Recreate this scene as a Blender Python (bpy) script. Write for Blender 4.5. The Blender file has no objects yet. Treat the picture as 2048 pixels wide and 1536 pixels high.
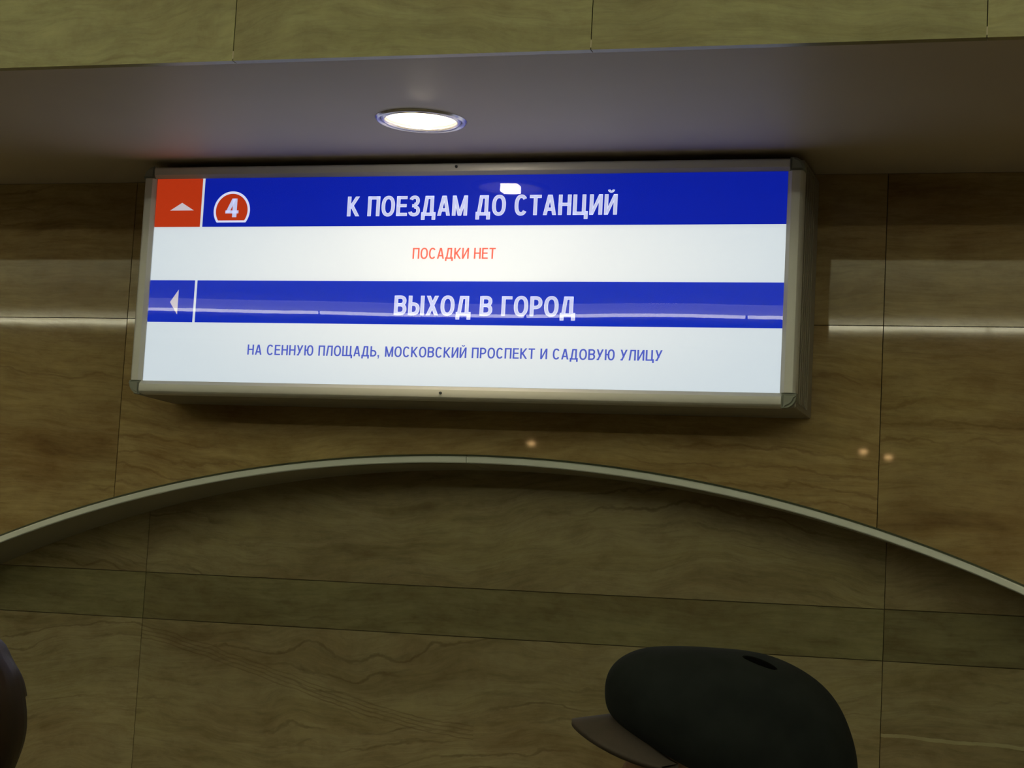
import bpy, bmesh, math, random
from mathutils import Vector, Matrix
PI = math.pi
C = bpy.context.scene.collection
SC = bpy.context.scene
E = 1.70                                  # eye height; the sign wall is the plane y = 0

# ---------------------------------------------------------------- camera
yaw, pit, rol, fpx, D = 0.2983, 0.1126, 0.0538, 4017.9, 4.4499
fw = Vector((-math.sin(yaw)*math.cos(pit), math.cos(yaw)*math.cos(pit), math.sin(pit)))
r1 = Vector((math.cos(yaw), math.sin(yaw), 0)); u1 = r1.cross(fw)
r2 = math.cos(rol)*r1 + math.sin(rol)*u1; u2 = -math.sin(rol)*r1 + math.cos(rol)*u1
cd = bpy.data.cameras.new('camera'); cam = bpy.data.objects.new('camera', cd); C.objects.link(cam)
cd.sensor_width = 36; cd.lens = fpx/2048*36; cd.clip_start = 0.02
cam.matrix_world = Matrix(((r2.x, u2.x, -fw.x, 0), (r2.y, u2.y, -fw.y, -D), (r2.z, u2.z, -fw.z, E), (0, 0, 0, 1)))
SC.camera = cam
# ---------------------------------------------------------------- world, exposure, large lights
wd = bpy.data.worlds.new('world'); SC.world = wd; wd.use_nodes = True
wd.node_tree.nodes['Background'].inputs[0].default_value = (0.9, 0.95, 0.6, 1)
wd.node_tree.nodes['Background'].inputs[1].default_value = 0.02
SC.view_settings.view_transform = 'Standard'; SC.view_settings.look = 'None'
SC.view_settings.exposure = 0.0; SC.view_settings.gamma = 1.0
SC.view_settings.use_curve_mapping = False
SC.cycles.use_denoising = True
SC.cycles.max_bounces = 8; SC.cycles.sample_clamp_indirect = 4
TUBE_E, BAND_E, VAULT_FILL_W, SPOT_W, CORE_E = 20.0, 2.4, 112.0, 8.5, 58.0
HALL_COL = (1.0, 0.97, 0.68)
def area(name, loc, rot, sx, sy, power, col):
    l = bpy.data.lights.new(name, 'AREA'); l.shape = 'RECTANGLE'; l.size = sx; l.size_y = sy
    l.energy = power; l.color = col
    o = bpy.data.objects.new(name, l); o.location = loc; o.rotation_euler = rot; C.objects.link(o); return o
# extra unseen area light added above the cornice to brighten the vault
area('vault_fill_light', (-2, -5.72, E+1.68), (math.radians(180), 0, 0), 16, 0.10, VAULT_FILL_W, HALL_COL)

# ---------------------------------------------------------------- helpers
def mesh_obj(name, bm, mat, parent=None, smooth=False):
    me = bpy.data.meshes.new(name); bmesh.ops.recalc_face_normals(bm, faces=bm.faces[:]); bm.to_mesh(me); bm.free()
    if mat: me.materials.append(mat)
    if smooth:
        for p in me.polygons: p.use_smooth = True
    o = bpy.data.objects.new(name, me); C.objects.link(o)
    if parent:
        o.parent = parent; o.location = Vector((0,0,0)) - parent.location if parent.parent is None else Vector((0,0,0))
    return o
def thing(name, label, cat, loc=(0,0,0), group=None):
    o = bpy.data.objects.new(name, None); C.objects.link(o); o.location = loc; o.empty_display_size = .1
    o['label'] = label; o['category'] = cat
    if group: o['group'] = group
    return o
def struct(o): o['kind'] = 'structure'; return o
def box(bm, x0, x1, y0, y1, z0, z1, bev=0, seg=2):
    r = bmesh.ops.create_cube(bm, size=1)['verts']
    for v in r: v.co = Vector((x0+(v.co.x+.5)*(x1-x0), y0+(v.co.y+.5)*(y1-y0), z0+(v.co.z+.5)*(z1-z0)))
    if bev:
        es = list({e for v in r for e in v.link_edges})
        bmesh.ops.bevel(bm, geom=es, offset=bev, segments=seg, affect='EDGES', profile=.5)
def nbox(name, mat, parent, *a, **k):
    bm = bmesh.new(); box(bm, *a, **k); return mesh_obj(name, bm, mat, parent)
def lathe(bm, prof, c, n=48):
    rings = []
    for r, z in prof:
        rings.append([bm.verts.new((c[0]+r*math.cos(2*PI*i/n), c[1]+r*math.sin(2*PI*i/n), c[2]+z)) for i in range(n)] if r > 1e-6 else [bm.verts.new((c[0], c[1], c[2]+z))])
    for a, b in zip(rings, rings[1:]):
        for i in range(n):
            j = (i+1) % n
            if len(a) == 1: bm.faces.new((a[0], b[i], b[j]))
            elif len(b) == 1: bm.faces.new((a[i], a[j], b[0]))
            else: bm.faces.new((a[i], a[j], b[j], b[i]))

# ---------------------------------------------------------------- materials
def mat(name, col, rough=.5, metal=0, emit=None, es=0, spec=.5):
    m = bpy.data.materials.new(name); m.use_nodes = True; b = m.node_tree.nodes['Principled BSDF']
    b.inputs['Base Color'].default_value = (*col, 1); b.inputs['Roughness'].default_value = rough
    b.inputs['Metallic'].default_value = metal; b.inputs['Specular IOR Level'].default_value = spec
    if emit: b.inputs['Emission Color'].default_value = (*emit, 1); b.inputs['Emission Strength'].default_value = es
    return m
def grain(m, c1, c2, scale=40, bump=0, stretch=(1, 1, 1)):
    nt = m.node_tree; b = nt.nodes['Principled BSDF']
    tc = nt.nodes.new('ShaderNodeTexCoord'); mp = nt.nodes.new('ShaderNodeMapping'); mp.inputs['Scale'].default_value = stretch
    no = nt.nodes.new('ShaderNodeTexNoise'); no.inputs['Scale'].default_value = scale; no.inputs['Detail'].default_value = 5
    rp = nt.nodes.new('ShaderNodeValToRGB'); rp.color_ramp.elements[0].position = .3; rp.color_ramp.elements[1].position = .7
    rp.color_ramp.elements[0].color = (*c1, 1); rp.color_ramp.elements[1].color = (*c2, 1)
    nt.links.new(tc.outputs['Object'], mp.inputs[0]); nt.links.new(mp.outputs[0], no.inputs['Vector'])
    nt.links.new(no.outputs[0], rp.inputs[0]); nt.links.new(rp.outputs[0], b.inputs['Base Color'])
    if bump:
        bp = nt.nodes.new('ShaderNodeBump'); bp.inputs['Strength'].default_value = bump; bp.inputs['Distance'].default_value = .002
        nt.links.new(no.outputs[0], bp.inputs['Height']); nt.links.new(bp.outputs[0], b.inputs['Normal'])
    return m
def travertine(name, light, mid, dark, rough=.1, vein=.6, seed=0.0, warp=.14):
    """bedded travertine: wavy, mostly horizontal beds, thin dark lines, soft cloudy patches, small pits"""
    m = bpy.data.materials.new(name); m.use_nodes = True; nt = m.node_tree; b = nt.nodes['Principled BSDF']
    N = nt.nodes.new; L = nt.links.new
    tc = N('ShaderNodeTexCoord'); oi = N('ShaderNodeObjectInfo')
    off = N('ShaderNodeVectorMath'); off.operation = 'SCALE'; off.inputs[0].default_value = (7.3, 3.1, 11.7); L(oi.outputs['Random'], off.inputs['Scale'])
    add = N('ShaderNodeVectorMath'); add.operation = 'ADD'; L(tc.outputs['Object'], add.inputs[0]); L(off.outputs[0], add.inputs[1])
    add2 = N('ShaderNodeVectorMath'); add2.operation = 'ADD'; L(add.outputs[0], add2.inputs[0]); add2.inputs[1].default_value = (seed, 0, seed*1.7)
    # large warp that bends the beds
    wn = N('ShaderNodeTexNoise'); wn.inputs['Scale'].default_value = 1.6; wn.inputs['Detail'].default_value = 3
    wm = N('ShaderNodeMapping'); wm.inputs['Scale'].default_value = (.8, 1, 1.3); L(add2.outputs[0], wm.inputs[0]); L(wm.outputs[0], wn.inputs['Vector'])
    ws = N('ShaderNodeVectorMath'); ws.operation = 'MULTIPLY_ADD'; L(wn.outputs['Color'], ws.inputs[0]); ws.inputs[1].default_value = (warp*.6, 0, warp); L(add2.outputs[0], ws.inputs[2])
    def noise(scl, sc, det, rgh=.55, dist=0):
        mp = N('ShaderNodeMapping'); mp.inputs['Scale'].default_value = scl; L(ws.outputs[0], mp.inputs[0])
        n = N('ShaderNodeTexNoise'); n.inputs['Scale'].default_value = sc; n.inputs['Detail'].default_value = det
        n.inputs['Roughness'].default_value = rgh; n.inputs['Distortion'].default_value = dist; L(mp.outputs[0], n.inputs['Vector']); return n.outputs[0]
    beds = noise((1.0, 1, 8), 1.5, 8, .66, .25)
    fine = noise((5, 1, 60), 1.8, 6, .7, .6)
    cloud = noise((1.2, 1, 2.4), 1.7, 5)
    mott = noise((1.6, 1, 3), 9, 6, .7)
    def ramp(src, pts):
        r = N('ShaderNodeValToRGB'); L(src, r.inputs[0]); e = r.color_ramp.elements
        e[0].position, e[0].color = pts[0][0], (*pts[0][1], 1); e[1].position, e[1].color = pts[-1][0], (*pts[-1][1], 1)
        for p, c in pts[1:-1]: x = e.new(p); x.color = (*c, 1)
        return r.outputs[0]
    base = ramp(beds, [(.26, dark), (.42, mid), (.52, light), (.6, mid), (.74, light)])
    def mix(kind, f, a, bb):
        x = N('ShaderNodeMixRGB'); x.blend_type = kind
        if isinstance(f, float): x.inputs[0].default_value = f
        else: L(f, x.inputs[0])
        L(a, x.inputs[1]); L(bb, x.inputs[2]); return x.outputs[0]
    g = lambda v: (v, v, v)
    c1 = mix('MULTIPLY', .42, base, ramp(fine, [(.3, g(.55)), (.5, g(.95)), (.75, g(1.15))]))
    c2 = mix('MULTIPLY', .8, c1, ramp(cloud, [(.3, (.72, .62, .55)), (.5, g(.98)), (.7, (1.12, 1.16, 1.08))]))
    c2 = mix('MULTIPLY', .7, c2, ramp(mott, [(.32, (.78, .72, .66)), (.5, g(.98)), (.68, (1.14, 1.15, 1.1))]))
    # thin dark bedding lines where a warped height field crosses levels
    sep = N('ShaderNodeSeparateXYZ'); L(ws.outputs[0], sep.inputs[0])
    jit = noise((3, 1, 5), 3, 4)
    ad = N('ShaderNodeMath'); ad.operation = 'MULTIPLY_ADD'; L(jit, ad.inputs[0]); ad.inputs[1].default_value = .07; L(sep.outputs['Z'], ad.inputs[2])
    wv = N('ShaderNodeMath'); wv.operation = 'MULTIPLY'; L(ad.outputs[0], wv.inputs[0]); wv.inputs[1].default_value = 150
    sn = N('ShaderNodeMath'); sn.operation = 'SINE'; L(wv.outputs[0], sn.inputs[0])
    gate = ramp(noise((1.4, 1, 5), 1.5, 3), [(.50, g(0)), (.62, g(1))])
    line = ramp(sn.outputs[0], [(.80, g(0)), (1.0, g(1))])
    lm = N('ShaderNodeMath'); lm.operation = 'MULTIPLY'; L(gate, lm.inputs[0]); L(line, lm.inputs[1])
    lm2 = N('ShaderNodeMath'); lm2.operation = 'MULTIPLY'; L(lm.outputs[0], lm2.inputs[0]); lm2.inputs[1].default_value = vein
    dk = N('ShaderNodeRGB'); dk.outputs[0].default_value = (dark[0]*.6, dark[1]*.5, dark[2]*.5, 1)
    c3 = mix('MIX', lm2.outputs[0], c2, dk.outputs[0])
    # each slab a little lighter or darker than its neighbour
    mr = N('ShaderNodeMapRange'); mr.inputs[3].default_value = .9; mr.inputs[4].default_value = 1.1; L(oi.outputs['Random'], mr.inputs[0])
    sc = N('ShaderNodeVectorMath'); sc.operation = 'SCALE'; L(c3, sc.inputs[0]); L(mr.outputs[0], sc.inputs['Scale'])
    L(sc.outputs[0], b.inputs['Base Color'])
    if rough < .1:                            # faint waviness of the hand-finished polish
        bp = N('ShaderNodeBump'); bp.inputs['Strength'].default_value = 1; bp.inputs['Distance'].default_value = .00022
        wn2 = N('ShaderNodeTexNoise'); wn2.inputs['Scale'].default_value = 3.0; wn2.inputs['Detail'].default_value = 1.5; L(add2.outputs[0], wn2.inputs['Vector'])
        L(wn2.outputs[0], bp.inputs['Height']); L(bp.outputs[0], b.inputs['Normal'])
    b.inputs['Roughness'].default_value = rough; b.inputs['IOR'].default_value = 1.4
    return m
M_wall = travertine('polished_travertine', (.42, .32, .165), (.345, .25, .12), (.24, .16, .075), .035, .35)
M_niche = travertine('niche_travertine', (.35, .30, .185), (.30, .25, .145), (.215, .17, .09), .2, .5, 4.2, .34)
def add_vein(m, pts, width, lines, col, amt, wob=.006):
    """a named vein of the stone that follows pts (x, z); `lines` thin lines side by side below it"""
    nt = m.node_tree; b = nt.nodes['Principled BSDF']; N = nt.nodes.new; L = nt.links.new
    src = b.inputs['Base Color'].links[0].from_socket
    tc = N('ShaderNodeTexCoord'); sp = N('ShaderNodeSeparateXYZ'); L(tc.outputs['Object'], sp.inputs[0])
    def M(op, a, c, d=None):
        x = N('ShaderNodeMath'); x.operation = op
        for i, v in enumerate((a, c, d)):
            if v is None: continue
            if isinstance(v, (int, float)): x.inputs[i].default_value = v
            else: L(v, x.inputs[i])
        return x.outputs[0]
    x0, x1 = pts[0][0], pts[-1][0]; zs = [p[1] for p in pts]; z0, z1 = min(zs), max(zs)
    u = M('DIVIDE', M('SUBTRACT', sp.outputs['X'], x0), x1-x0)
    rp = N('ShaderNodeValToRGB'); L(u, rp.inputs[0]); rp.color_ramp.interpolation = 'CARDINAL' if len(pts) > 5 else 'LINEAR'; e = rp.color_ramp.elements
    for i, (px, pz) in enumerate(pts):
        t = (px-x0)/(x1-x0); g = (pz-z0)/(z1-z0)
        el = e[0] if i == 0 else (e[1] if i == len(pts)-1 else e.new(t))
        if i in (0, len(pts)-1): el.position = t
        el.color = (g, g, g, 1)
    no = N('ShaderNodeTexNoise'); no.inputs['Scale'].default_value = 14; no.inputs['Detail'].default_value = 4; L(tc.outputs['Object'], no.inputs['Vector'])
    g = M('MULTIPLY_ADD', rp.outputs[0], z1-z0, z0); zz = M('MULTIPLY_ADD', M('SUBTRACT', no.outputs[0], .5), wob*2, sp.outputs['Z'])
    d = M('SUBTRACT', g, zz)                       # depth below the top line
    inside = M('MULTIPLY', M('GREATER_THAN', d, 0), M('LESS_THAN', d, width))
    ph = M('SINE', M('MULTIPLY', d, lines*2*PI/width), 0)
    ln = M('MULTIPLY', inside, M('GREATER_THAN', ph, .55)) if lines > 1 else inside
    gate = M('MULTIPLY', M('MULTIPLY', M('GREATER_THAN', u, 0), M('LESS_THAN', u, 1)), M('LESS_THAN', M('ABSOLUTE', M('SUBTRACT', u, .5), 0), .5))
    n2 = N('ShaderNodeTexNoise'); n2.inputs['Scale'].default_value = 9; L(tc.outputs['Object'], n2.inputs['Vector'])
    fac = M('MULTIPLY', M('MULTIPLY', ln, gate), M('MULTIPLY', n2.outputs[0], amt*2))
    mx = N('ShaderNodeMixRGB'); L(fac, mx.inputs[0]); L(src, mx.inputs[1]); mx.inputs[2].default_value = (*col, 1); L(mx.outputs[0], b.inputs['Base Color'])
VEIN1 = [(x, E+z) for x, z in ((-2.376, -.0826), (-2.2697, -.0938), (-2.1993, -.11), (-2.1144, -.145), (-2.0163, -.1886), (-1.9346, -.2058), (-1.8015, -.2182), (-1.6442, -.2383), (-1.4763, -.275))]
VEIN2 = [(x, E+z) for x, z in ((-.5150, -.2283), (-.4276, -.2144), (-.3285, -.2154), (-.2629, -.2296), (-.15, -.2380))]
add_vein(M_niche, VEIN1, .040, 4, (.15, .10, .055), .45, .009)
add_vein(M_niche, VEIN2, .0075, 1, (.46, .43, .27), .6, .007)
M_dark = travertine('dark_travertine', (.235, .215, .12), (.205, .185, .10), (.16, .14, .075), .2, .2, 2.2, .12)
M_fascia = travertine('fascia_travertine', (.40, .385, .20), (.36, .34, .17), (.29, .265, .12), .3, .2, 8.5, .3)
M_grout = mat('dark_joint', (.12, .095, .06), .9)
M_soffit = grain(mat('grey_painted_soffit', (.5, .46, .44), .55), (.60, .525, .43), (.63, .555, .455), 3)
M_conc = grain(mat('concrete', (.3, .3, .28), .9), (.25, .24, .2), (.33, .32, .27), 6)
M_vault = mat('vault_plaster', (.72, .72, .62), .9)
M_floor = grain(mat('granite_floor', (.25, .23, .2), .3), (.16, .14, .12), (.3, .27, .22), 60)
M_trim = mat('painted_metal_trim', (.80, .87, .88), .45)
M_shadow_gap = mat('dark_green_shadow_gap', (.06, .075, .045), .7)  # dark colour painted in for shade along the arch lip
M_reveal = mat('shaded_metal_reveal', (.33, .32, .26), .5)  # same metal as the trim, its shade put into a darker colour
M_frame = mat('anodised_frame', (.70, .72, .74), .42, .15)
M_cap = mat('grey_plastic_corner', (.27, .30, .27), .5)
M_body = mat('housing_metal', (.30, .285, .24), .5, .2)
M_screw = mat('dark_screw', (.04, .05, .06), .4, .5)
M_chrome = mat('lamp_ring_metal', (.72, .70, .74), .25, .8)
M_bowl = mat('lamp_reflector', (.72, .69, .62), .6)
M_core = mat('lamp_element', (1, .95, .8), .5, 0, (1.0, .86, .62), CORE_E)

def sign_mat(name, col, es, centre=0.0, warm=(1.0, .97, .9)):
    """print on a backlit sheet: the tubes behind it shine brightest near the middle"""
    m = mat(name, tuple(c*.5 for c in col), .5, 0); nt = m.node_tree; b = nt.nodes['Principled BSDF']; N = nt.nodes.new; L = nt.links.new
    g = N('ShaderNodeNewGeometry'); mp = N('ShaderNodeMapping'); L(g.outputs['Position'], mp.inputs[0])
    mp.inputs['Location'].default_value = (1.42/.85, 0, -(E+.755)/.40); mp.inputs['Scale'].default_value = (1/.85, 0, 1/.40)
    ln = N('ShaderNodeVectorMath'); ln.operation = 'LENGTH'; L(mp.outputs[0], ln.inputs[0])
    mr = N('ShaderNodeMapRange'); mr.interpolation_type = 'SMOOTHSTEP'; mr.inputs[1].default_value = 0; mr.inputs[2].default_value = 1.1
    mr.inputs[3].default_value = 1; mr.inputs[4].default_value = 0; L(ln.outputs['Value'], mr.inputs[0])
    mx = N('ShaderNodeMixRGB'); L(mr.outputs[0], mx.inputs[0]); mx.inputs[1].default_value = (*col, 1)
    mx.inputs[2].default_value = (*[c*w*(1+centre) for c, w in zip(col, warm)], 1)
    L(mx.outputs[0], b.inputs['Emission Color']); b.inputs['Emission Strength'].default_value = es
    b.inputs['Specular IOR Level'].default_value = .1
    return m
S_white = sign_mat('backlit_white', (.53, .595, .64), 1.0, .42, (1.12, .99, .88))
S_blue = sign_mat('backlit_blue', (.0025, .012, .32), 1.0, .2, (1.2, 1.1, 1.0))
S_blue2 = sign_mat('backlit_mid_blue', (.002, .019, .39), 1.0, .15, (1.2, 1.1, 1.0))
S_red = sign_mat('backlit_orange_red', (.40, .031, .006), 1.0, .1)
S_redtx = sign_mat('backlit_red_text', (.82, .13, .085), 1.0, .1, (1, 1, 1))
S_bltx = sign_mat('backlit_blue_text', (.07, .10, .46), 1.0, .15)
S_lav = sign_mat('backlit_lavender', (.47, .50, .73), 1.0, .1)
S_out = sign_mat('backlit_outline_white', (.60, .64, .84), 1.0, .1)
S_arrow = sign_mat('backlit_grey_arrow', (.50, .46, .50), 1.0, .1, (1, 1, 1))
# clear acrylic sheet in front of the print
m = bpy.data.materials.new('clear_acrylic'); m.use_nodes = True; nt = m.node_tree; nt.nodes.clear()
o_ = nt.nodes.new('ShaderNodeOutputMaterial'); mx = nt.nodes.new('ShaderNodeMixShader'); tr = nt.nodes.new('ShaderNodeBsdfTransparent')
gl = nt.nodes.new('ShaderNodeBsdfGlossy'); gl.inputs['Roughness'].default_value = 0.0; fr = nt.nodes.new('ShaderNodeFresnel'); fr.inputs[0].default_value = 1.36
nt.links.new(fr.outputs[0], mx.inputs[0]); nt.links.new(tr.outputs[0], mx.inputs[1]); nt.links.new(gl.outputs[0], mx.inputs[2]); nt.links.new(mx.outputs[0], o_.inputs[0])
M_acryl = m

# ---------------------------------------------------------------- setting: the sign wall with its arched niche
ZS, YE, ZJ = E+1.0165, -1.0437, E+.6722      # soffit height, soffit front edge, slab joint
DR = .2                                       # niche depth
def arch(x):                                  # height of the arch intrados (lip's lower edge)
    t = (x+1.45)/3.35
    if abs(t) >= 1: return None
    return E - 3.265 + .009 - .008 + 3.602*math.sqrt(max(0, 1-((x+1.45)/3.45)**2))
LIP = .017
XE = [-8.0, -6.1, -4.238, -2.3766, -.5154, 1.346, 3.208, 5.07]
wall = nbox('wall_front', M_grout, None, -8, 5.07, .022+DR, .30+DR, 0, E+3.3); struct(wall)
def slab(name, x0, x1, z0, z1, y0, y1, m, parent, above=None, off=0.0, g=.0009):
    """a stone slab; its lower edge follows the curve `above` where that is higher than z0"""
    x0 += g; x1 -= g; z1 -= g; z0 += g
    n = 1 if above is None else 28
    bm = bmesh.new(); cols = []
    for i in range(n+1):
        x = x0+(x1-x0)*i/n; zb = z0
        if above is not None:
            a = above(x)
            if a is not None: zb = max(z0, a+off)
        zb = min(zb, z1)
        cols.append([bm.verts.new((x, y, z)) for y in (y0, y1) for z in (zb, z1)])
    for a, b in zip(cols, cols[1:]):
        if a[1].co.z-a[0].co.z < 1e-4 and b[1].co.z-b[0].co.z < 1e-4: continue
        for q in ((0, 1), (1, 3), (3, 2), (2, 0)): bm.faces.new((a[q[0]], a[q[1]], b[q[1]], b[q[0]]))
    bm.faces.new(cols[0][:2]+cols[0][3:1:-1]) if cols[0][1].co.z-cols[0][0].co.z > 1e-4 else None
    bm.faces.new(cols[-1][:2]+cols[-1][3:1:-1]) if cols[-1][1].co.z-cols[-1][0].co.z > 1e-4 else None
    bmesh.ops.remove_doubles(bm, verts=bm.verts[:], dist=1e-5)
    if not bm.faces: bm.free(); return None
    return mesh_obj(name, bm, m, parent)
rnd = random.Random(5)
zrows = [(ZJ, ZS), (E-.10, ZJ), (E-.87, E-.10), (0, E-.87)]
for i in range(len(XE)-1):
    for (z0, z1) in zrows:
        s = slab('stone_slab', XE[i], XE[i+1], z0, z1, -.0005*rnd.random(), .03, M_wall, wall, arch, LIP*.3)
        if s and z1 == ZJ:                    # no slab hangs perfectly plumb
            lean = {2: 3, 3: 11, 4: 6.5}.get(i, 2)/8036
            for v in s.data.vertices: v.co.y -= lean*(v.co.z-z1)
# masonry behind the slabs, cut by the arch
slab('masonry', -8, 5.07, 0, ZS+.1, .028, .022+DR, M_grout, wall, arch, .02)
# niche back
niche = nbox('wall_niche', M_grout, None, -5.0, 2.1, DR+.012, DR+.022, 0, E+.6); struct(niche)
NX = [-5.0, -4.21, -2.3766, -.5154, 1.346, 2.1]
for i in range(5):
    slab('stone_slab', NX[i], NX[i+1], E+.0502, E+.6, DR, DR+.013, M_niche, niche, g=.0008)
    slab('dark_stone_slab', NX[i], NX[i+1], E-.0666, E+.0502, DR+.0006, DR+.013, M_dark, niche, g=.0008)
    slab('stone_slab', NX[i], NX[i+1], E-.95, E-.0666, DR, DR+.013, M_niche, niche, g=.0008)
    slab('stone_slab', NX[i], NX[i+1], 0, E-.95, DR, DR+.013, M_niche, niche, g=.0008)
# metal trim round the arch: pale lip and deep reveal, in two lengths meeting at the crown
trim = bpy.data.objects.new('trim_1', None); C.objects.link(trim); struct(trim)
def sweep(name, xs, prof, m):
    bm = bmesh.new(); rings = []
    for x in xs:
        z = arch(x); e = 1e-3; dz = (arch(x+e)-arch(x-e))/(2*e); nrm = Vector((-dz, 0, 1)).normalized()
        rings.append([bm.verts.new(Vector((x, y, z))+nrm*h) for h, y in prof])
    for a, b in zip(rings, rings[1:]):
        for i in range(len(prof)): j = (i+1) % len(prof); bm.faces.new((a[i], a[j], b[j], b[i]))
    bm.faces.new(rings[0]); bm.faces.new(rings[-1])
    o = mesh_obj(name, bm, m, trim, True)
    o.data.set_sharp_from_angle(angle=.6); return o
XJ = -1.4674
lipp = [(0, -.006), (.002, -.0085), (.013, -.0085), (.0155, -.006), (.0165, 0), (.0165, .006), (0, .006)]
revp = [(-.0008, -.005), (.0005, .0055), (.004, .0055), (.004, DR), (-.0008, DR)]
for a, b in ((-4.55, XJ-.0007), (XJ+.0007, 1.65)):
    xs = [a+(b-a)*i/70 for i in range(71)]
    sweep('metal_lip', xs, lipp, M_trim); sweep('reveal_strip', xs, revp, M_reveal)
    sweep('shadow_gap_strip', xs, [(.0165, -.0045), (.0205, -.0025), (.0205, .004), (.0165, .004)], M_shadow_gap)  # shadow gap above the lip, imitated by a dark strip

# ---------------------------------------------------------------- soffit with holes for the downlights, fascia above it
LY, LX, LR = -.5565, -1.4283, .097
LAMPX = [LX-3.8, LX-1.9, LX, LX+1.9, LX+3.8]
def soffit():
    bm = bmesh.new(); es = []
    def loop(pts):
        vs = [bm.verts.new(p) for p in pts]
        for i in range(len(vs)): es.append(bm.edges.new((vs[i], vs[(i+1) % len(vs)])))
    loop([(-8, YE, ZS), (5.07, YE, ZS), (5.07, .0, ZS), (-8, .0, ZS)])
    for x in LAMPX: loop([(x+(LR-.009)*math.cos(2*PI*i/32), LY+(LR-.009)*math.sin(2*PI*i/32), ZS) for i in range(32)])
    bmesh.ops.triangle_fill(bm, edges=es, use_beauty=True)
    ex = bmesh.ops.extrude_face_region(bm, geom=bm.faces[:])
    for v in ex['geom']:
        if isinstance(v, bmesh.types.BMVert): v.co.z += .015
    return mesh_obj('ceiling_soffit', bm, M_soffit)
sof = struct(soffit())
beam = nbox('wall_beam', M_grout, None, -8, 5.07, YE+.021, -.0, ZS+.09, E+3.3); struct(beam)
fx = [-7.95]; k = -1.638-.703*8
FX = sorted([-1.638, -.9331, -.2364] + [-1.638-.70*i for i in range(1, 9)] + [-.2364+.70*i for i in range(1, 8)])
for a, b in zip(FX, FX[1:]):
    for z0, z1 in ((ZS-.005, ZS+.52), (ZS+.52, ZS+1.04)):
        slab('stone_slab', a, b, z0, z1, YE-.0006*rnd.random(), YE+.02, M_fascia, beam)

# ---------------------------------------------------------------- the rest of the hall (behind and beside the camera; it lights and is mirrored)
FY = -6.05
struct(nbox('floor', M_floor, None, -9, 6, -6.5, .5, -.1, 0))
opp = nbox('wall_opposite', travertine('opposite_travertine', (.30, .23, .10), (.24, .17, .07), (.16, .10, .05), .3), None, -9, 6, FY-.35, FY-.1, 0, E+3.3); struct(opp)
for nm, xa, xb in (('wall_left', -9.2, -9), ('wall_right', 6, 6.2)): struct(nbox(nm, M_conc, None, xa, xb, -6.5, .5, 0, E+3.3))
bm = bmesh.new(); pv = None                     # barrel vault
cy, ry, zb = (FY-.1+YE)/2, (YE-FY+.1)/2, E+1.60
for i in range(33):
    t = PI*i/32; y = cy-ry*math.cos(t); z = zb+1.45*math.sin(t)
    cur = [bm.verts.new((x, y, z)) for x in (-9, 6)]
    if pv: bm.faces.new((pv[0], pv[1], cur[1], cur[0]))
    pv = cur
vlt = struct(mesh_obj('ceiling_vault', bm, M_vault, None, True))
corn = nbox('trim_2', mat('cornice_paint', (.6, .6, .5), .6), None, -9, 6, FY-.1, FY+.0, E+1.40, E+1.545); struct(corn)
M_band = mat('cove_diffuser', (.8, .8, .7), .5, 0, (1, .97, .72), BAND_E)
M_tube = mat('fluorescent_tube', (1, 1, 1), .5, 0, HALL_COL, TUBE_E)
nbox('diffuser', M_band, corn, -9, 6, FY-.02, FY-.01, E+1.572, E+1.62)
nbox('bright_edge', mat('cove_edge', (.8, .8, .7), .5, 0, (1, .97, .75), 3.2), corn, -9, 6, FY-.024, FY-.012, E+1.617, E+1.624)
x = -8.9
while x < 5.5:
    bm = bmesh.new(); bmesh.ops.create_cone(bm, cap_ends=True, segments=12, radius1=.009, radius2=.009, depth=1.16)
    bmesh.ops.rotate(bm, verts=bm.verts, matrix=Matrix.Rotation(PI/2, 3, 'Y')); bmesh.ops.translate(bm, verts=bm.verts, vec=(x+.58, FY+.005, E+1.558))
    mesh_obj('tube', bm, M_tube, corn); x += 1.175

# ---------------------------------------------------------------- downlights in the soffit
def downlight(x, label):
    t = thing('ceiling_downlight', label, 'lamp', (x, LY, ZS), None)
    bm = bmesh.new(); lathe(bm, [(LR-.012, .012), (LR-.011, -.002), (LR-.006, -.006), (LR-.003, -.0045), (LR, -.0005), (LR+.0005, .0), (LR-.006, .0), (LR-.0085, .012), (LR-.012, .012)], (x, LY, ZS), 64)
    mesh_obj('trim_ring', bm, M_chrome, t, True)
    bm = bmesh.new(); lathe(bm, [(LR-.0125, -.001), (LR-.016, -.0055), (LR-.02, -.004), (LR-.022, .004), (LR-.013, .004), (LR-.0125, -.001)], (x, LY, ZS), 64)
    mesh_obj('inner_ring', bm, M_chrome, t, True)
    bm = bmesh.new(); lathe(bm, [(LR-.02, .001), (LR-.028, .02), (LR-.05, .045), (.02, .06), (0, .062)], (x, LY, ZS), 48)
    rf = mesh_obj('reflector', bm, M_bowl, t, True)
    bm = bmesh.new(); box(bm, x-.021, x+.021, LY-.019, LY+.019, ZS-.013, ZS+.006, .0015)
    el = mesh_obj('bulb', bm, M_core, t)
    l = bpy.data.lights.new('downlight_beam', 'SPOT'); l.energy = SPOT_W; l.color = (1, .78, .42); l.spot_size = math.radians(125); l.spot_blend = .9; l.shadow_soft_size = .03
    lo = bpy.data.objects.new('downlight_beam', l); C.objects.link(lo); lo.parent = t; lo.location = (0, 0, -.02)
    return t
downlight(LX, 'round recessed ceiling spotlight, brightly lit, in the grey soffit above the blue sign')
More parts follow.
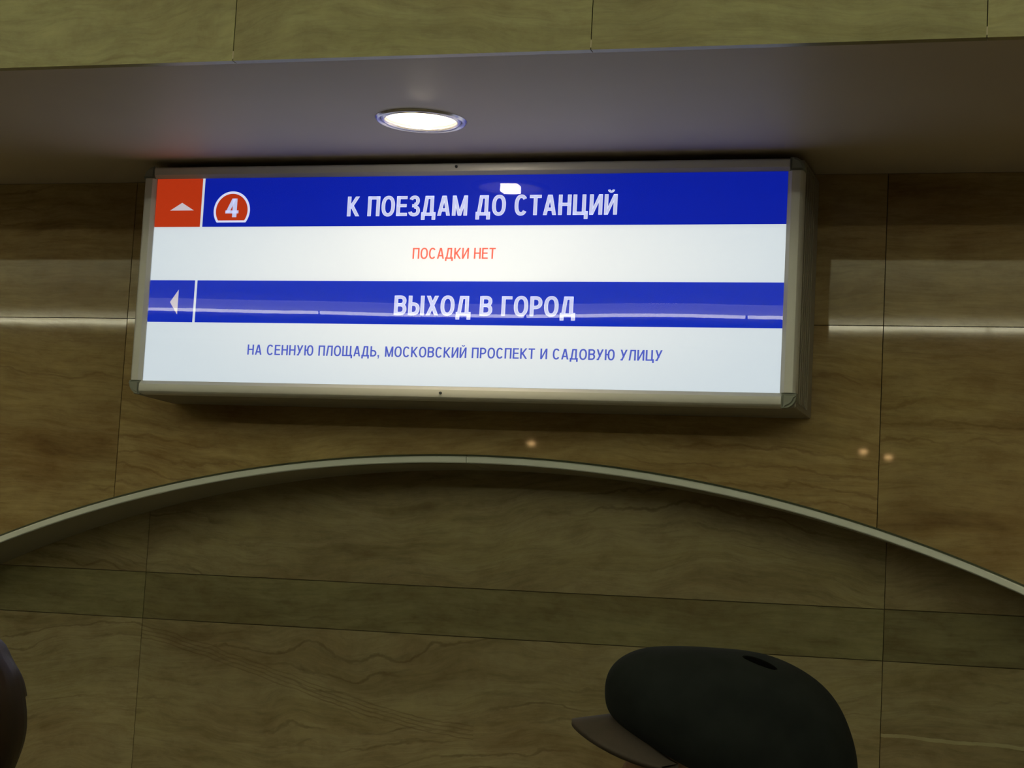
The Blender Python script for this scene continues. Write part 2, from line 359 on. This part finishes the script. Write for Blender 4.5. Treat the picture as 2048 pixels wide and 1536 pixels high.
for i, xx in enumerate(LAMPX):
    if i == 2: continue
    downlight(xx, ['lit round downlight in the soffit far to the left, second along from the sign', 'lit round downlight in the soffit just left of the sign, out of the photo', '', 'lit round downlight in the soffit just right of the sign, out of the photo', 'lit round downlight in the soffit far to the right, second along from the sign'][i])
# small warm lamps across the hall, mirrored as glints in the polished stone
for (lx, lz, lb) in ((-3.1097, .9051, 'small warm wall lamp across the hall, apart from the close pair'), (-1.3058, .9077, 'small warm wall lamp across the hall, left of the close pair'), (-1.1686, .896, 'small warm wall lamp across the hall, right of the close pair')):
    t = thing('wall_lamp', lb, 'lamp', (lx, FY-.1, E+lz))
    bm = bmesh.new(); bmesh.ops.create_uvsphere(bm, u_segments=12, v_segments=8, radius=.012)
    bmesh.ops.scale(bm, verts=bm.verts, vec=(1.5, .6, .55)); bmesh.ops.translate(bm, verts=bm.verts, vec=(lx, FY-.03, E+lz)); mesh_obj('bulb', bm, mat('warm_bulb', (1, .8, .5), .5, 0, (1, .6, .25), 45), t, True)
    nbox('bracket', M_chrome, t, lx-.012, lx+.012, FY-.1, FY-.04, E+lz-.01, E+lz+.01)

# ---------------------------------------------------------------- the light-box sign
SY = -.2271                                    # plane of the printed sheet
X0, X1, ZB, ZT = -2.2023, -.7023, E+.4911, E+.9719
OX0, OX1, OZ0, OZ1 = -2.2345, -.6675, E+.4600, E+1.0010
sign = thing('light_box_sign', 'long backlit blue and white metro sign box with grey frame under the soffit', 'sign', ((X0+X1)/2, 0, OZ0))
bm = bmesh.new(); box(bm, OX0+.001, OX1-.001, SY+.012, -.0012, OZ0+.001, OZ1-.001, .004, 2)
hs = mesh_obj('housing', bm, M_body, sign)
for sx, d in ((OX0+.001, -1), (OX1-.001, 1)):
    for i in range(5):
        y = SY+.035+i*.028
        nbox('rib', M_body, hs, min(sx, sx+d*.003), max(sx, sx+d*.003), y, y+.012, OZ0+.012, OZ1-.012, bev=.001)
# frame rails: profile in (across, depth)
CW = .034
prof = [(0, .004), (0, -.002), (.0075, -.0085), (.009, -.010), (.021, -.0115), (.026, -.0100), (.030, -.005), (.0318, .003), (.0322, .012), (.0322, .022), (.026, .022), (.026, .004)]
def rail(a, b, inner, out, axis):
    bm = bmesh.new(); rings = []
    w = abs(out-inner)/.0322; sg = 1 if out > inner else -1
    for t in (a, b):
        ring = []
        for u, d in prof:
            c = inner+sg*u*w
            ring.append(bm.verts.new((t, SY+d, c) if axis == 'x' else (c, SY+d, t)))
        rings.append(ring)
    for i in range(len(prof)): j = (i+1) % len(prof); bm.faces.new((rings[0][i], rings[0][j], rings[1][j], rings[1][i]))
    bm.faces.new(rings[0]); bm.faces.new(rings[1])
    o = mesh_obj('frame_rail', bm, M_frame, sign, True); o.data.set_sharp_from_angle(angle=.5); return o
rb = rail(X0-.0045, X1+.0045, ZB, OZ0, 'x'); rt = rail(X0-.0045, X1+.0045, ZT, OZ1, 'x')
rl = rail(ZB, ZT, X0, OX0, 'z'); rr = rail(ZB, ZT, X1, OX1, 'z')
for cx, sx in ((X0, -1), (X1, 1)):
    for cz, sz, oz in ((ZB, -1, OZ0), (ZT, 1, OZ1)):
        ox = OX0 if sx < 0 else OX1
        bm = bmesh.new(); R = .026; pts = []
        a0 = (cx-sx*.0005, cz); w = abs(ox-cx)+.001; h = abs(oz-cz)+.001
        pts = [(0, 0), (w, 0)]
        for k in range(0, 9):
            t = PI/2*k/8; pts.append((w-R+R*math.cos(t), h-R+R*math.sin(t)))
        pts += [(0, h)]
        fr_ = [bm.verts.new((cx+sx*p[0]+sx*.004*(0 if p[0] else 1), SY-.0100, cz+sz*p[1])) for p in pts]
        bk = [bm.verts.new((cx+sx*p[0]+sx*.004*(0 if p[0] else 1), SY+.030, cz+sz*p[1])) for p in pts]
        f = bm.faces.new(fr_); bm.faces.new(bk)
        for i in range(len(pts)): j = (i+1) % len(pts); bm.faces.new((fr_[i], fr_[j], bk[j], bk[i]))
        es = [e for e in bm.edges if e.verts[0] in fr_ and e.verts[1] in fr_]
        bmesh.ops.bevel(bm, geom=es, offset=.0055, segments=3, affect='EDGES')
        mesh_obj('corner_cap', bm, M_cap, sign)
def screw(x, z, par):
    bm = bmesh.new(); bmesh.ops.create_cone(bm, cap_ends=True, segments=14, radius1=.0036, radius2=.0028, depth=.004)
    bmesh.ops.rotate(bm, verts=bm.verts, matrix=Matrix.Rotation(PI/2, 3, 'X')); bmesh.ops.translate(bm, verts=bm.verts, vec=(x, SY-.0125, z)); mesh_obj('screw', bm, M_screw, par)
screw(-1.4606, E+.4749, rb); screw(-1.4538, E+.9900, rt)

def flat(name, polys, m, parent, y, th=0.0):
    bm = bmesh.new()
    for p in polys:
        vs = [bm.verts.new((a, y, b)) for a, b in p]
        try: bm.faces.new(vs)
        except ValueError: pass
    me = bpy.data.meshes.new(name); bm.normal_update()
    for f in bm.faces:
        if f.normal.y > 0: f.normal_flip()
    bm.to_mesh(me); bm.free(); me.materials.append(m)
    o = bpy.data.objects.new(name, me); C.objects.link(o); o.parent = parent
    o.location = Vector((0, 0, 0))-parent.location if parent.parent is None else (0, 0, 0)
    return o
R4 = lambda x0, x1, z0, z1: [(x0, z0), (x1, z0), (x1, z1), (x0, z1)]
bm = bmesh.new(); box(bm, X0-.004, X1+.004, SY, SY+.004, ZB-.004, ZT+.004); panel = mesh_obj('white_face_panel', bm, S_white, sign)
y1, y2, y3, y4, y5 = SY-.0003, SY-.0005, SY-.0007, SY-.0009, SY-.0011
ZA, ZC, ZD = E+.8555, E+.7294, E+.6302
red = flat('orange_square', [R4(X0, -2.0845, ZA+.001, ZT)], S_red, sign, y1); red['label'] = 'orange-red square'
b1 = flat('blue_band', [R4(-2.0785, X1, ZA+.001, ZT)], S_blue, sign, y1); b1['label'] = 'upper deep blue band'
b2 = flat('blue_band', [R4(X0, -2.0865, ZD, ZC), R4(-2.0805, X1, ZD, ZC)], S_blue2, sign, y1); b2['label'] = 'lower blue band'
flat('up_arrow', [[(-2.1645, E+.896), (-2.1028, E+.896), (-2.1345, E+.9145)]], S_arrow, sign, y2)
flat('left_arrow', [[(-2.1475, E+.6775), (-2.1268, E+.648), (-2.1268, E+.7075)]], S_arrow, sign, y2)
# line badge: circle cut flat at the bottom
def badge(r, zc, cut):
    cx = -2.0055; a0 = math.asin((cut-zc)/r); return [(cx+r*math.cos(a0+(PI-2*a0)*i/40), zc+r*math.sin(a0+(PI-2*a0)*i/40)) for i in range(41)]
flat('badge_ring', [badge(.0462, E+.8945, E+.8668)], S_out, sign, y2)
flat('red_badge', [badge(.0405, E+.8945, E+.8715)], S_red, sign, y3)

# ---------------------------------------------------------------- lettering, drawn stroke by stroke
def glyph(ch, s, e):
    """filled polygons of a narrow grotesque capital of height 1, stroke s, everything inset by e"""
    P = []; h = s/2
    def B(x0, x1, z0, z1): P.append(R4(x0+e, x1-e, z0+e, z1-e))
    def V(x, z0=0, z1=1): B(x-h, x+h, z0, z1)
    hs = s*.86
    def Hh(z, x0, x1): B(x0, x1, z-hs/2, z+hs/2)
    def Dg(xb, zb, xt, zt, t=None):
        sl = abs(xt-xb)/abs(zt-zb); t = (t or s*.98)*math.sqrt(1+sl*sl*.8); k = e*math.sqrt(1+sl*sl); u = (xt-xb)/(zt-zb)
        a, b = xb+u*e, xt-u*e; P.append([(a-t/2+k, zb+e), (a+t/2-k, zb+e), (b+t/2-k, zt-e), (b-t/2+k, zt-e)])
    def ribbon(pts, closed=False, w=None):
        w = (w or s)/2-e; n = len(pts); q = []
        for i in range(n):
            a = pts[(i-1) % n] if closed or i else pts[0]; b = pts[(i+1) % n] if closed or i < n-1 else pts[-1]
            dx, dz = b[0]-a[0], b[1]-a[1]; l = math.hypot(dx, dz) or 1; nx, nz = -dz/l, dx/l
            q.append(((pts[i][0]+nx*w, pts[i][1]+nz*w*.93), (pts[i][0]-nx*w, pts[i][1]-nz*w*.93)))
        for i in range(n if closed else n-1):
            j = (i+1) % n; P.append([q[i][0], q[i][1], q[j][1], q[j][0]])
    def arc(cx, cz, rx, rz, a0, a1, n=20, p=.86):
        out = []
        for i in range(n+1):
            t = math.radians(a0+(a1-a0)*i/n); c, d = math.cos(t), math.sin(t)
            out.append((cx+rx*math.copysign(abs(c)**p, c), cz+rz*math.copysign(abs(d)**p, d)))
        return out
    def bowl(x0, x1, z0, z1):                       # open to the left, from a stem
        r = min((z1-z0)/2, (x1-x0)*.6); zc = (z0+z1)/2
        ribbon([(x0, z1)]+arc(x1-r, zc, r, (z1-z0)/2, 90, -90, 16, .9)+[(x0, z0)])
    w = .62; o = h*1.0
    if ch == 'К': V(h); Dg(s*.8, .40, w-h*1.1, 1); Dg(w-h*1.0+.01, 0, s*1.0, .62); w = .62
    elif ch == 'П': V(h); V(w-h); Hh(1-hs/2, 0, w)
    elif ch == 'О': w = .68; ribbon(arc(w/2, .5, w/2-h, .515-hs/2, 0, 360, 36)[:-1], True)
    elif ch == 'Е': w = .55; V(h); Hh(hs/2, 0, w); Hh(1-hs/2, 0, w*.97); Hh(.52, 0, w*.93)
    elif ch == 'З':
        w = .56; ribbon(arc(w*.47, .755, w*.47-h, .26-hs/2, 165, -90)); ribbon(arc(w*.47, .26, w*.53-h, .275-hs/2, 90, -168)); Hh(.512, w*.28, w*.55)
    elif ch == 'Д': w = .70; Hh(hs/2, 0, w); V(h*.9, -.2, s); V(w-h*.9, -.2, s); V(w*.86-h, 0, 1); Hh(1-hs/2, w*.26, w*.86); Dg(w*.2, .05, w*.36, 1)
    elif ch == 'А': w = .66; Dg(h*1.1, 0, w/2-.02, 1); Dg(w-h*1.1, 0, w/2+.02, 1); Hh(.29, w*.2, w*.8)
    elif ch == 'М': w = .76; V(h); V(w-h); Dg(w/2, 0, h*1.1, 1, s*.9); Dg(w/2, 0, w-h*1.1, 1, s*.9)
    elif ch == 'С': w = .64; ribbon(arc(w/2, .5, w/2-h, .515-hs/2, 40, 322, 32))
    elif ch == 'Т': w = .58; V(w/2); Hh(1-hs/2, 0, w)
    elif ch == 'Н': V(h); V(w-h); Hh(.52, 0, w)
    elif ch == 'Ц': V(h); V(w-h); Hh(hs/2, 0, w+.09); V(w+.09-h*.8, -.2, s); w = .71
    elif ch in 'ИЙ':
        V(h); V(w-h); Dg(h*1.1, .0, w-h*1.1, 1, s*.85)
        if ch == 'Й': ribbon(arc(w/2, 1.22, .11, .10, 180, 360, 10, 1), False, s*.62)
    elif ch == 'В': w = .61; V(h); bowl(h, w-h*1.2, .53, 1-hs/2); bowl(h, w-h, hs/2, .53)
    elif ch == 'Ь': w = .58; V(h); bowl(h, w-h, hs/2, .57)
    elif ch == 'Ы': w = .78; V(h); bowl(h, w*.72-h, hs/2, .57); V(w-h)
    elif ch == 'Х': Dg(h*1.1, 0, w-h*1.2, 1); Dg(w-h*1.1, 0, h*1.2, 1)
    elif ch == 'Г': w = .50; V(h); Hh(1-hs/2, 0, w)
    elif ch == 'Р': w = .58; V(h); bowl(h, w-h, .44, 1-hs/2)
    elif ch == 'Л': w = .62; V(w-h); Hh(1-hs/2, w*.2, w); Dg(h*1.0, 0, w*.32, 1)
    elif ch == 'Щ': w = .86; V(h); V(w/2-h*.1); V(w-h); Hh(hs/2, 0, w+.09); V(w+.09-h*.8, -.2, s); w = .95
    elif ch == 'Ю': w = .86; V(h); Hh(.52, 0, .4); ribbon(arc(w-.31, .5, .31-h, .515-hs/2, 0, 360, 36)[:-1], True)
    elif ch == 'У': w = .62; Dg(w*.22, 0, w-h*1.1, 1); Dg(w*.50, .30, h*1.1, 1); Hh(hs/2-.01, .03, w*.36)
    elif ch == '4': w = .56; V(w*.70); Hh(.285, 0, w); Dg(h*.95, .25, w*.62, 1, s*.85)
    elif ch == ',': w = .2; B(0, s, 0, s); P.append([(s*.45, .02), (s, .02), (s*.75, -.18), (s*.15, -.2)])
    elif ch == ' ': w = .26
    return P, w
def lettering(name, text, xa, xb, z, hgt, s, m, parent, y, e=0.0, gap=.105, fill=None, lab=None):
    pos, x = [], 0
    for ch in text: P, w = glyph(ch, s, 0); pos.append((ch, x)); x += w+gap
    k = (xb-xa)/(x-gap)
    for ch, px in pos:
        if ch == ' ': continue
        P, w = glyph(ch, s, e)
        o = flat(name, [[(xa+(px+a)*k, z+b*hgt) for a, b in p] for p in P], m, parent, y)
        if lab: o['label'] = lab
        if fill:
            P, w = glyph(ch, s, .03)
            f = flat(name+'_fill', [[(xa+(px+a)*k, z+b*hgt) for a, b in p] for p in P], fill, o, y-.0003); f.location = (0, 0, 0)
lettering('letter', 'К ПОЕЗДАМ ДО СТАНЦИЙ', -1.7160, -1.0780, E+.8795, .0462, .185, S_out, sign, y2, 0, .085, S_lav, 'white letter')
lettering('letter', 'ВЫХОД В ГОРОД', -1.5870, -1.1620, E+.6515, .0447, .185, S_out, sign, y2, 0, .085, S_lav, 'white letter')
lettering('letter', 'ПОСАДКИ НЕТ', -1.5500, -1.3530, E+.7806, .0250, .145, S_redtx, sign, y2, 0, .10, None, 'small red letter')
lettering('letter', 'НА СЕННУЮ ПЛОЩАДЬ, МОСКОВСКИЙ ПРОСПЕКТ И САДОВУЮ УЛИЦУ', -1.9410, -.9610, E+.5560, .0236, .15, S_bltx, sign, y2, 0, .115, None, 'small blue letter')
lettering('number', '4', -2.0215, -1.9880, E+.8790, .0445, .185, S_lav, sign, y4, 0, .1)
# acrylic sheet, slightly wavy as real sheets are
SH = [(-.1, 12), (0, 8), (.25, 1), (.45, -6), (.6, -7), (.83, 1), (1, -4), (1.1, -6)]     # bow of the sheet along its length
def sheet_tilt(u):
    for (a, p), (b, q) in zip(SH, SH[1:]):
        if a <= u <= b: t = (u-a)/(b-a); t = (1-math.cos(PI*t))/2; return -(p+(q-p)*t)/8036
    return 0
bm = bmesh.new(); nx, nz = 120, 10; g = []
for i in range(nx+1):
    col = []
    for j in range(nz+1):
        x = X0-.003+(X1-X0+.006)*i/nx; z = ZB-.003+(ZT-ZB+.006)*j/nz
        u = (x-X0)/(X1-X0)
        w_ = sheet_tilt(u)*(z-(ZB+ZT)/2)
        col.append(bm.verts.new((x, SY-.0028+w_, z)))
    g.append(col)
for i in range(nx):
    for j in range(nz): bm.faces.new((g[i][j], g[i+1][j], g[i+1][j+1], g[i][j+1]))
pane = mesh_obj('acrylic_sheet', bm, M_acryl, sign, True)

# ---------------------------------------------------------------- people
def skin(name, verts, edges, m, parent, sub=2, root=0):
    me = bpy.data.meshes.new(name); me.from_pydata([v[0] for v in verts], edges, [])
    o = bpy.data.objects.new(name, me); C.objects.link(o)
    md = o.modifiers.new('skin', 'SKIN'); md.use_smooth_shade = True
    for i, v in enumerate(verts):
        r = v[1]; me.skin_vertices[0].data[i].radius = (r, r) if not isinstance(r, tuple) else r
    me.skin_vertices[0].data[root].use_root = True
    o.modifiers.new('sub', 'SUBSURF').levels = sub; o.modifiers['sub'].render_levels = sub
    bpy.context.view_layer.update(); dg = bpy.context.evaluated_depsgraph_get()
    nm = bpy.data.meshes.new_from_object(o.evaluated_get(dg)); bpy.data.objects.remove(o); nm.name = name
    nm.materials.clear(); nm.materials.append(m)
    for p in nm.polygons: p.use_smooth = True
    o = bpy.data.objects.new(name, nm); C.objects.link(o); o.parent = parent; return o
M_skin = mat('skin', (.33, .19, .125), .55)
def person(name, label, loc, rot, H, coat_c, trous_c, headwear):
    """person facing local -X, standing mid-stride on z=0; H is height of the bare head's crown"""
    t = thing(name, label, 'person', loc); t.rotation_euler = (0, 0, rot); k = H/1.70
    V = []; Eg = []
    def chain(pts, start=None):
        prev = start
        for co, r in pts:
            V.append((Vector(co)*k, r*k)); i = len(V)-1
            if prev is not None: Eg.append((prev, i))
            prev = i
        return prev
    pel = chain([((0, 0, .93), .13)]); chest = chain([((-.005, 0, 1.10), .125), ((-.01, 0, 1.28), .15), ((0, 0, 1.38), .10), ((0, 0, 1.45), .052), ((-.01, 0, 1.52), .058)], pel)
    chi = 3
    for s, st in ((1, -1), (-1, 1)):
        chain([((st*.01, s*.09, .86), .085), ((st*.17, s*.095, .48), .058), ((st*.22+.08, s*.095, .09), .038), ((st*.22+.04, s*.095, .04), .04), ((st*.22-.09, s*.1, .025), .03)], pel)
        w = chain([((0, s*.17, 1.38), .055), ((-st*.05, s*.21, 1.10), .042), ((-st*.14-.03, s*.22, .86), .026)], chi)
        p = chain([((-st*.15-.035, s*.22, .80), .028), ((-st*.155-.04, s*.218, .76), .026)], w)
        for f in range(4):
            dx = (f-1.5)*.02; ln = (.034, .038, .036, .028)[f]; bx = -st*.155-.04+dx
            chain([((bx, s*.218, .735), .0095), ((bx-.002, s*.212, .735-ln), .0088), ((bx-.004, s*.198, .735-ln*1.8), .0078)], p)
        chain([((-st*.15-.07, s*.214, .785), .011), ((-st*.15-.085, s*.206, .745), .009)], w)
    skin('body', V, Eg, M_skin, t, 2, 0)
    # head: shaped ellipsoid, facing -X
    bm = bmesh.new(); bmesh.ops.create_uvsphere(bm, u_segments=48, v_segments=36, radius=1)
    for v in bm.verts:
        x, y, z = v.co; f = max(0, -x)
        wz = 1-.22*max(0, -z)**1.5
        X = x*.095*wz; Y = y*.076*wz*(1-.08*f); Z = z*.118
        b = lambda cy_, cz_, sy_, sz_: math.exp(-((y-cy_)/sy_)**2-((z-cz_)/sz_)**2)*(f > .2)
        X -= .026*b(0, -.22, .14, .16)+.012*b(0, .0, .10, .20)        # nose
        X -= .008*b(0, -.78, .30, .14)                                  # chin
        X -= .005*b(0, .17, .6, .09)                                    # brow
        X += .010*(b(.40, .02, .17, .10)+b(-.40, .02, .17, .10))        # eye sockets
        X -= .005*(b(0, -.47, .26, .05)+b(0, -.57, .22, .05)); X += .005*b(0, -.52, .26, .022)   # lips
        v.co = Vector((X-.02, Y, Z+1.565))*k
    hd = mesh_obj('head', bm, M_skin, None, True); hd.parent = t
    def sub(nm, bm, m):
        o = mesh_obj(nm, bm, m, None, True); o.parent = hd; return o
    for s in (1, -1):
        bm = bmesh.new(); bmesh.ops.create_uvsphere(bm, u_segments=12, v_segments=8, radius=.012*k); bmesh.ops.translate(bm, verts=bm.verts, vec=Vector((-.095, s*.031, 1.567))*k); sub('eye', bm, mat('eye', (.6, .6, .58), .2))
        bm = bmesh.new(); bmesh.ops.create_uvsphere(bm, u_segments=8, v_segments=6, radius=.006*k); bmesh.ops.translate(bm, verts=bm.verts, vec=Vector((-.1025, s*.031, 1.567))*k); sub('iris', bm, mat('iris', (.05, .03, .02), .2))
        bm = bmesh.new(); bmesh.ops.create_uvsphere(bm, u_segments=14, v_segments=10, radius=1)
        for v in bm.verts:
            q = v.co.copy(); v.co = Vector((q.x*.018+.0-.005*q.z, s*(.078+q.y*.007+max(0, q.x)*.006), 1.555+q.z*.031))*k
        sub('ear', bm, M_skin)
    # clothes
    V.clear(); Eg.clear()
    a = chain([((0, 0, .74), .17), ((0, 0, .95), .165), ((0, 0, 1.15), .16), ((-.005, 0, 1.30), .165), ((0, 0, 1.40), .12), ((0, 0, 1.455), .07)])
    for s, st in ((1, -1), (-1, 1)):
        chain([((0, s*.18, 1.375), .075), ((-st*.05, s*.215, 1.10), .06), ((-st*.13-.03, s*.222, .88), .045)], 3)
    skin('coat', V, Eg, coat_c, t, 2, 0)
    for s, st in ((1, -1), (-1, 1)):
        V.clear(); Eg.clear()
        chain([((0, s*.07, .88), .10), ((st*.17, s*.095, .48), .078), ((st*.22+.08, s*.095, .10), .06)]); skin('trouser_leg', V, Eg, trous_c, t, 2, 0)
        V.clear(); Eg.clear()
        chain([((st*.22+.09, s*.095, .05), .047), ((st*.22, s*.1, .048), .045), ((st*.22-.10, s*.103, .04), .038)]); skin('shoe', V, Eg, mat('black_leather', (.02, .02, .02), .35), t, 2, 0)
    if headwear == 'cap': cap(t, hd, k)
    else: hair(t, hd, k)
    return t
M_capf = grain(mat('dark_wool', (.02, .025, .026), .95, spec=.15), (.012, .015, .017), (.018, .022, .024), 30, .4)
M_brim = grain(mat('brim_wool', (.10, .08, .07), .7), (.042, .034, .03), (.07, .05, .043), 30, .3)
def cap(t, hd, k):
    """soft flat cap: full crown overhanging the band, small button, curved peak"""
    bm = bmesh.new(); n = 56; rings = []
    # side outline (forward x is negative): (z, x_front, x_back, half width)
    # (z at the front, z at the back, x_front, x_back, half width)
    lv = [(1.632, 1.530, -.124, .120, .086), (1.640, 1.540, -.136, .134, .096), (1.650, 1.558, -.145, .143, .106), (1.664, 1.584, -.149, .147, .113), (1.680, 1.612, -.150, .146, .116), (1.695, 1.640, -.146, .139, .113), (1.708, 1.668, -.135, .125, .105), (1.718, 1.692, -.118, .104, .091), (1.724, 1.710, -.098, .075, .070), (1.7262, 1.7215, -.070, .045, .047), (1.7268, 1.7258, -.048, .015, .025)]
    for zf, zk, xf, xb, hw in lv:
        r = []
        for i in range(n):
            a = 2*PI*i/n; c, s = math.cos(a), math.sin(a); cx = (xf+xb)/2; rx = (xb-xf)/2
            z = zf+(zk-zf)*(c+1)/2
            wr = 1+.008*math.sin(a*5+z*60)+.005*math.sin(a*9+1)
            r.append(bm.verts.new(Vector((cx+rx*c*wr, hw*s*wr, z))*k))
        rings.append(r)
    for a, b in zip(rings, rings[1:]):
        for i in range(n): j = (i+1) % n; bm.faces.new((a[i], a[j], b[j], b[i]))
    tp = bm.verts.new(Vector((-.018, 0, 1.7266))*k)
    for i in range(n): bm.faces.new((rings[-1][i], rings[-1][(i+1) % n], tp))
    cp = mesh_obj('flat_cap', bm, M_capf, None, True); cp.parent = t
    cp['label'] = 'dark grey soft flat cap'; sm = cp.modifiers.new('smooth', 'SUBSURF'); sm.levels = sm.render_levels = 2
    bm = bmesh.new(); bmesh.ops.create_uvsphere(bm, u_segments=14, v_segments=8, radius=1)
    for v in bm.verts: v.co = Vector((.040+v.co.x*.022, v.co.y*.012-.046, 1.7115+v.co.z*.006-v.co.x*.007-.0))*k
    o = mesh_obj('button', bm, mat('black_wool', (.002, .002, .002), .95, spec=.05), None, True); o.parent = cp
    bm = bmesh.new(); top, bot = [], []; nn, mm = 24, 8
    for i in range(nn+1):
        a = -1.25+2.5*i/nn; rt, rb_ = [], []
        for j in range(mm+1):
            q = j/mm; ca, sa = math.cos(a), math.sin(a)
            xi, yi = -.010-.104*ca, .080*sa; L = .074*max(0.0, math.cos(a*1.12))**.7
            x = xi-L*q*(.75+.25*ca); y = yi*(1+.05*q)
            z = 1.646-.058*(sa*sa)-.014*q*ca
            rt.append(bm.verts.new(Vector((x, y, z+.0025))*k)); rb_.append(bm.verts.new(Vector((x, y, z-.0035))*k))
        top.append(rt); bot.append(rb_)
    for i in range(nn):
        for j in range(mm):
            bm.faces.new((top[i][j], top[i+1][j], top[i+1][j+1], top[i][j+1])); bm.faces.new((bot[i][j], bot[i][j+1], bot[i+1][j+1], bot[i+1][j]))
        bm.faces.new((top[i][mm], top[i+1][mm], bot[i+1][mm], bot[i][mm])); bm.faces.new((top[i][0], bot[i][0], bot[i+1][0], top[i+1][0]))
    bmesh.ops.remove_doubles(bm, verts=bm.verts, dist=1e-5)
    o = mesh_obj('peak', bm, M_brim, None, True); o.parent = cp
    # short dark hair below the cap
    bm = bmesh.new(); bmesh.ops.create_uvsphere(bm, u_segments=32, v_segments=20, radius=1)
    for v in bm.verts: x, y, z = v.co; v.co = Vector((x*.098-.014, y*.080, z*.115+1.568))*k
    bmesh.ops.delete(bm, geom=[v for v in bm.verts if v.co.x < .0*k or v.co.z < 1.50*k], context='VERTS')
    o = mesh_obj('hair', bm, mat('dark_hair', (.02, .015, .012), .6), None, True); o.parent = hd
def hair(t, hd, k):
    bm = bmesh.new(); bmesh.ops.create_uvsphere(bm, u_segments=64, v_segments=44, radius=1)
    for v in bm.verts:
        x, y, z = v.co; w = 1+.02*math.sin(9*y+5*z)+.012*math.sin(23*y-7*x)+.01*math.sin(31*math.atan2(y, x))
        v.co = Vector((x*.113*w-.006, y*.102*w, z*.135*w+1.592))*k
    bmesh.ops.delete(bm, geom=[v for v in bm.verts if v.co.x < -.065*k and v.co.z < 1.63*k], context='VERTS')
    hm = grain(mat('red_brown_hair', (.05, .02, .012), .45), (.008, .005, .004), (.034, .014, .009), 22, .5, (1, 1, .12))
    o = mesh_obj('hair', bm, hm, None, True); o.parent = hd; o.modifiers.new('thick', 'SOLIDIFY').thickness = .006
coatA = grain(mat('dark_coat', (.02, .022, .025), .9), (.016, .018, .02), (.026, .028, .03), 50, .3)
coatB = grain(mat('brown_coat', (.04, .025, .02), .9), (.035, .022, .018), (.05, .03, .025), 50, .3)
trs = mat('black_trousers', (.015, .015, .018), .8)
CH = E-.0286                                                    # crown height of the cap
person('person', 'person in dark grey flat cap passing below the arch, seen from the side', (-.4155, -2.2, 0), 0.0, (CH/1.7262)*1.70, coatA, trs, 'cap')
person('person', 'person with dark red-brown hair at the left edge of the photo, seen from behind', (-1.418, -2.2, 0), math.radians(-90), 1.625, coatB, trs, 'hair')
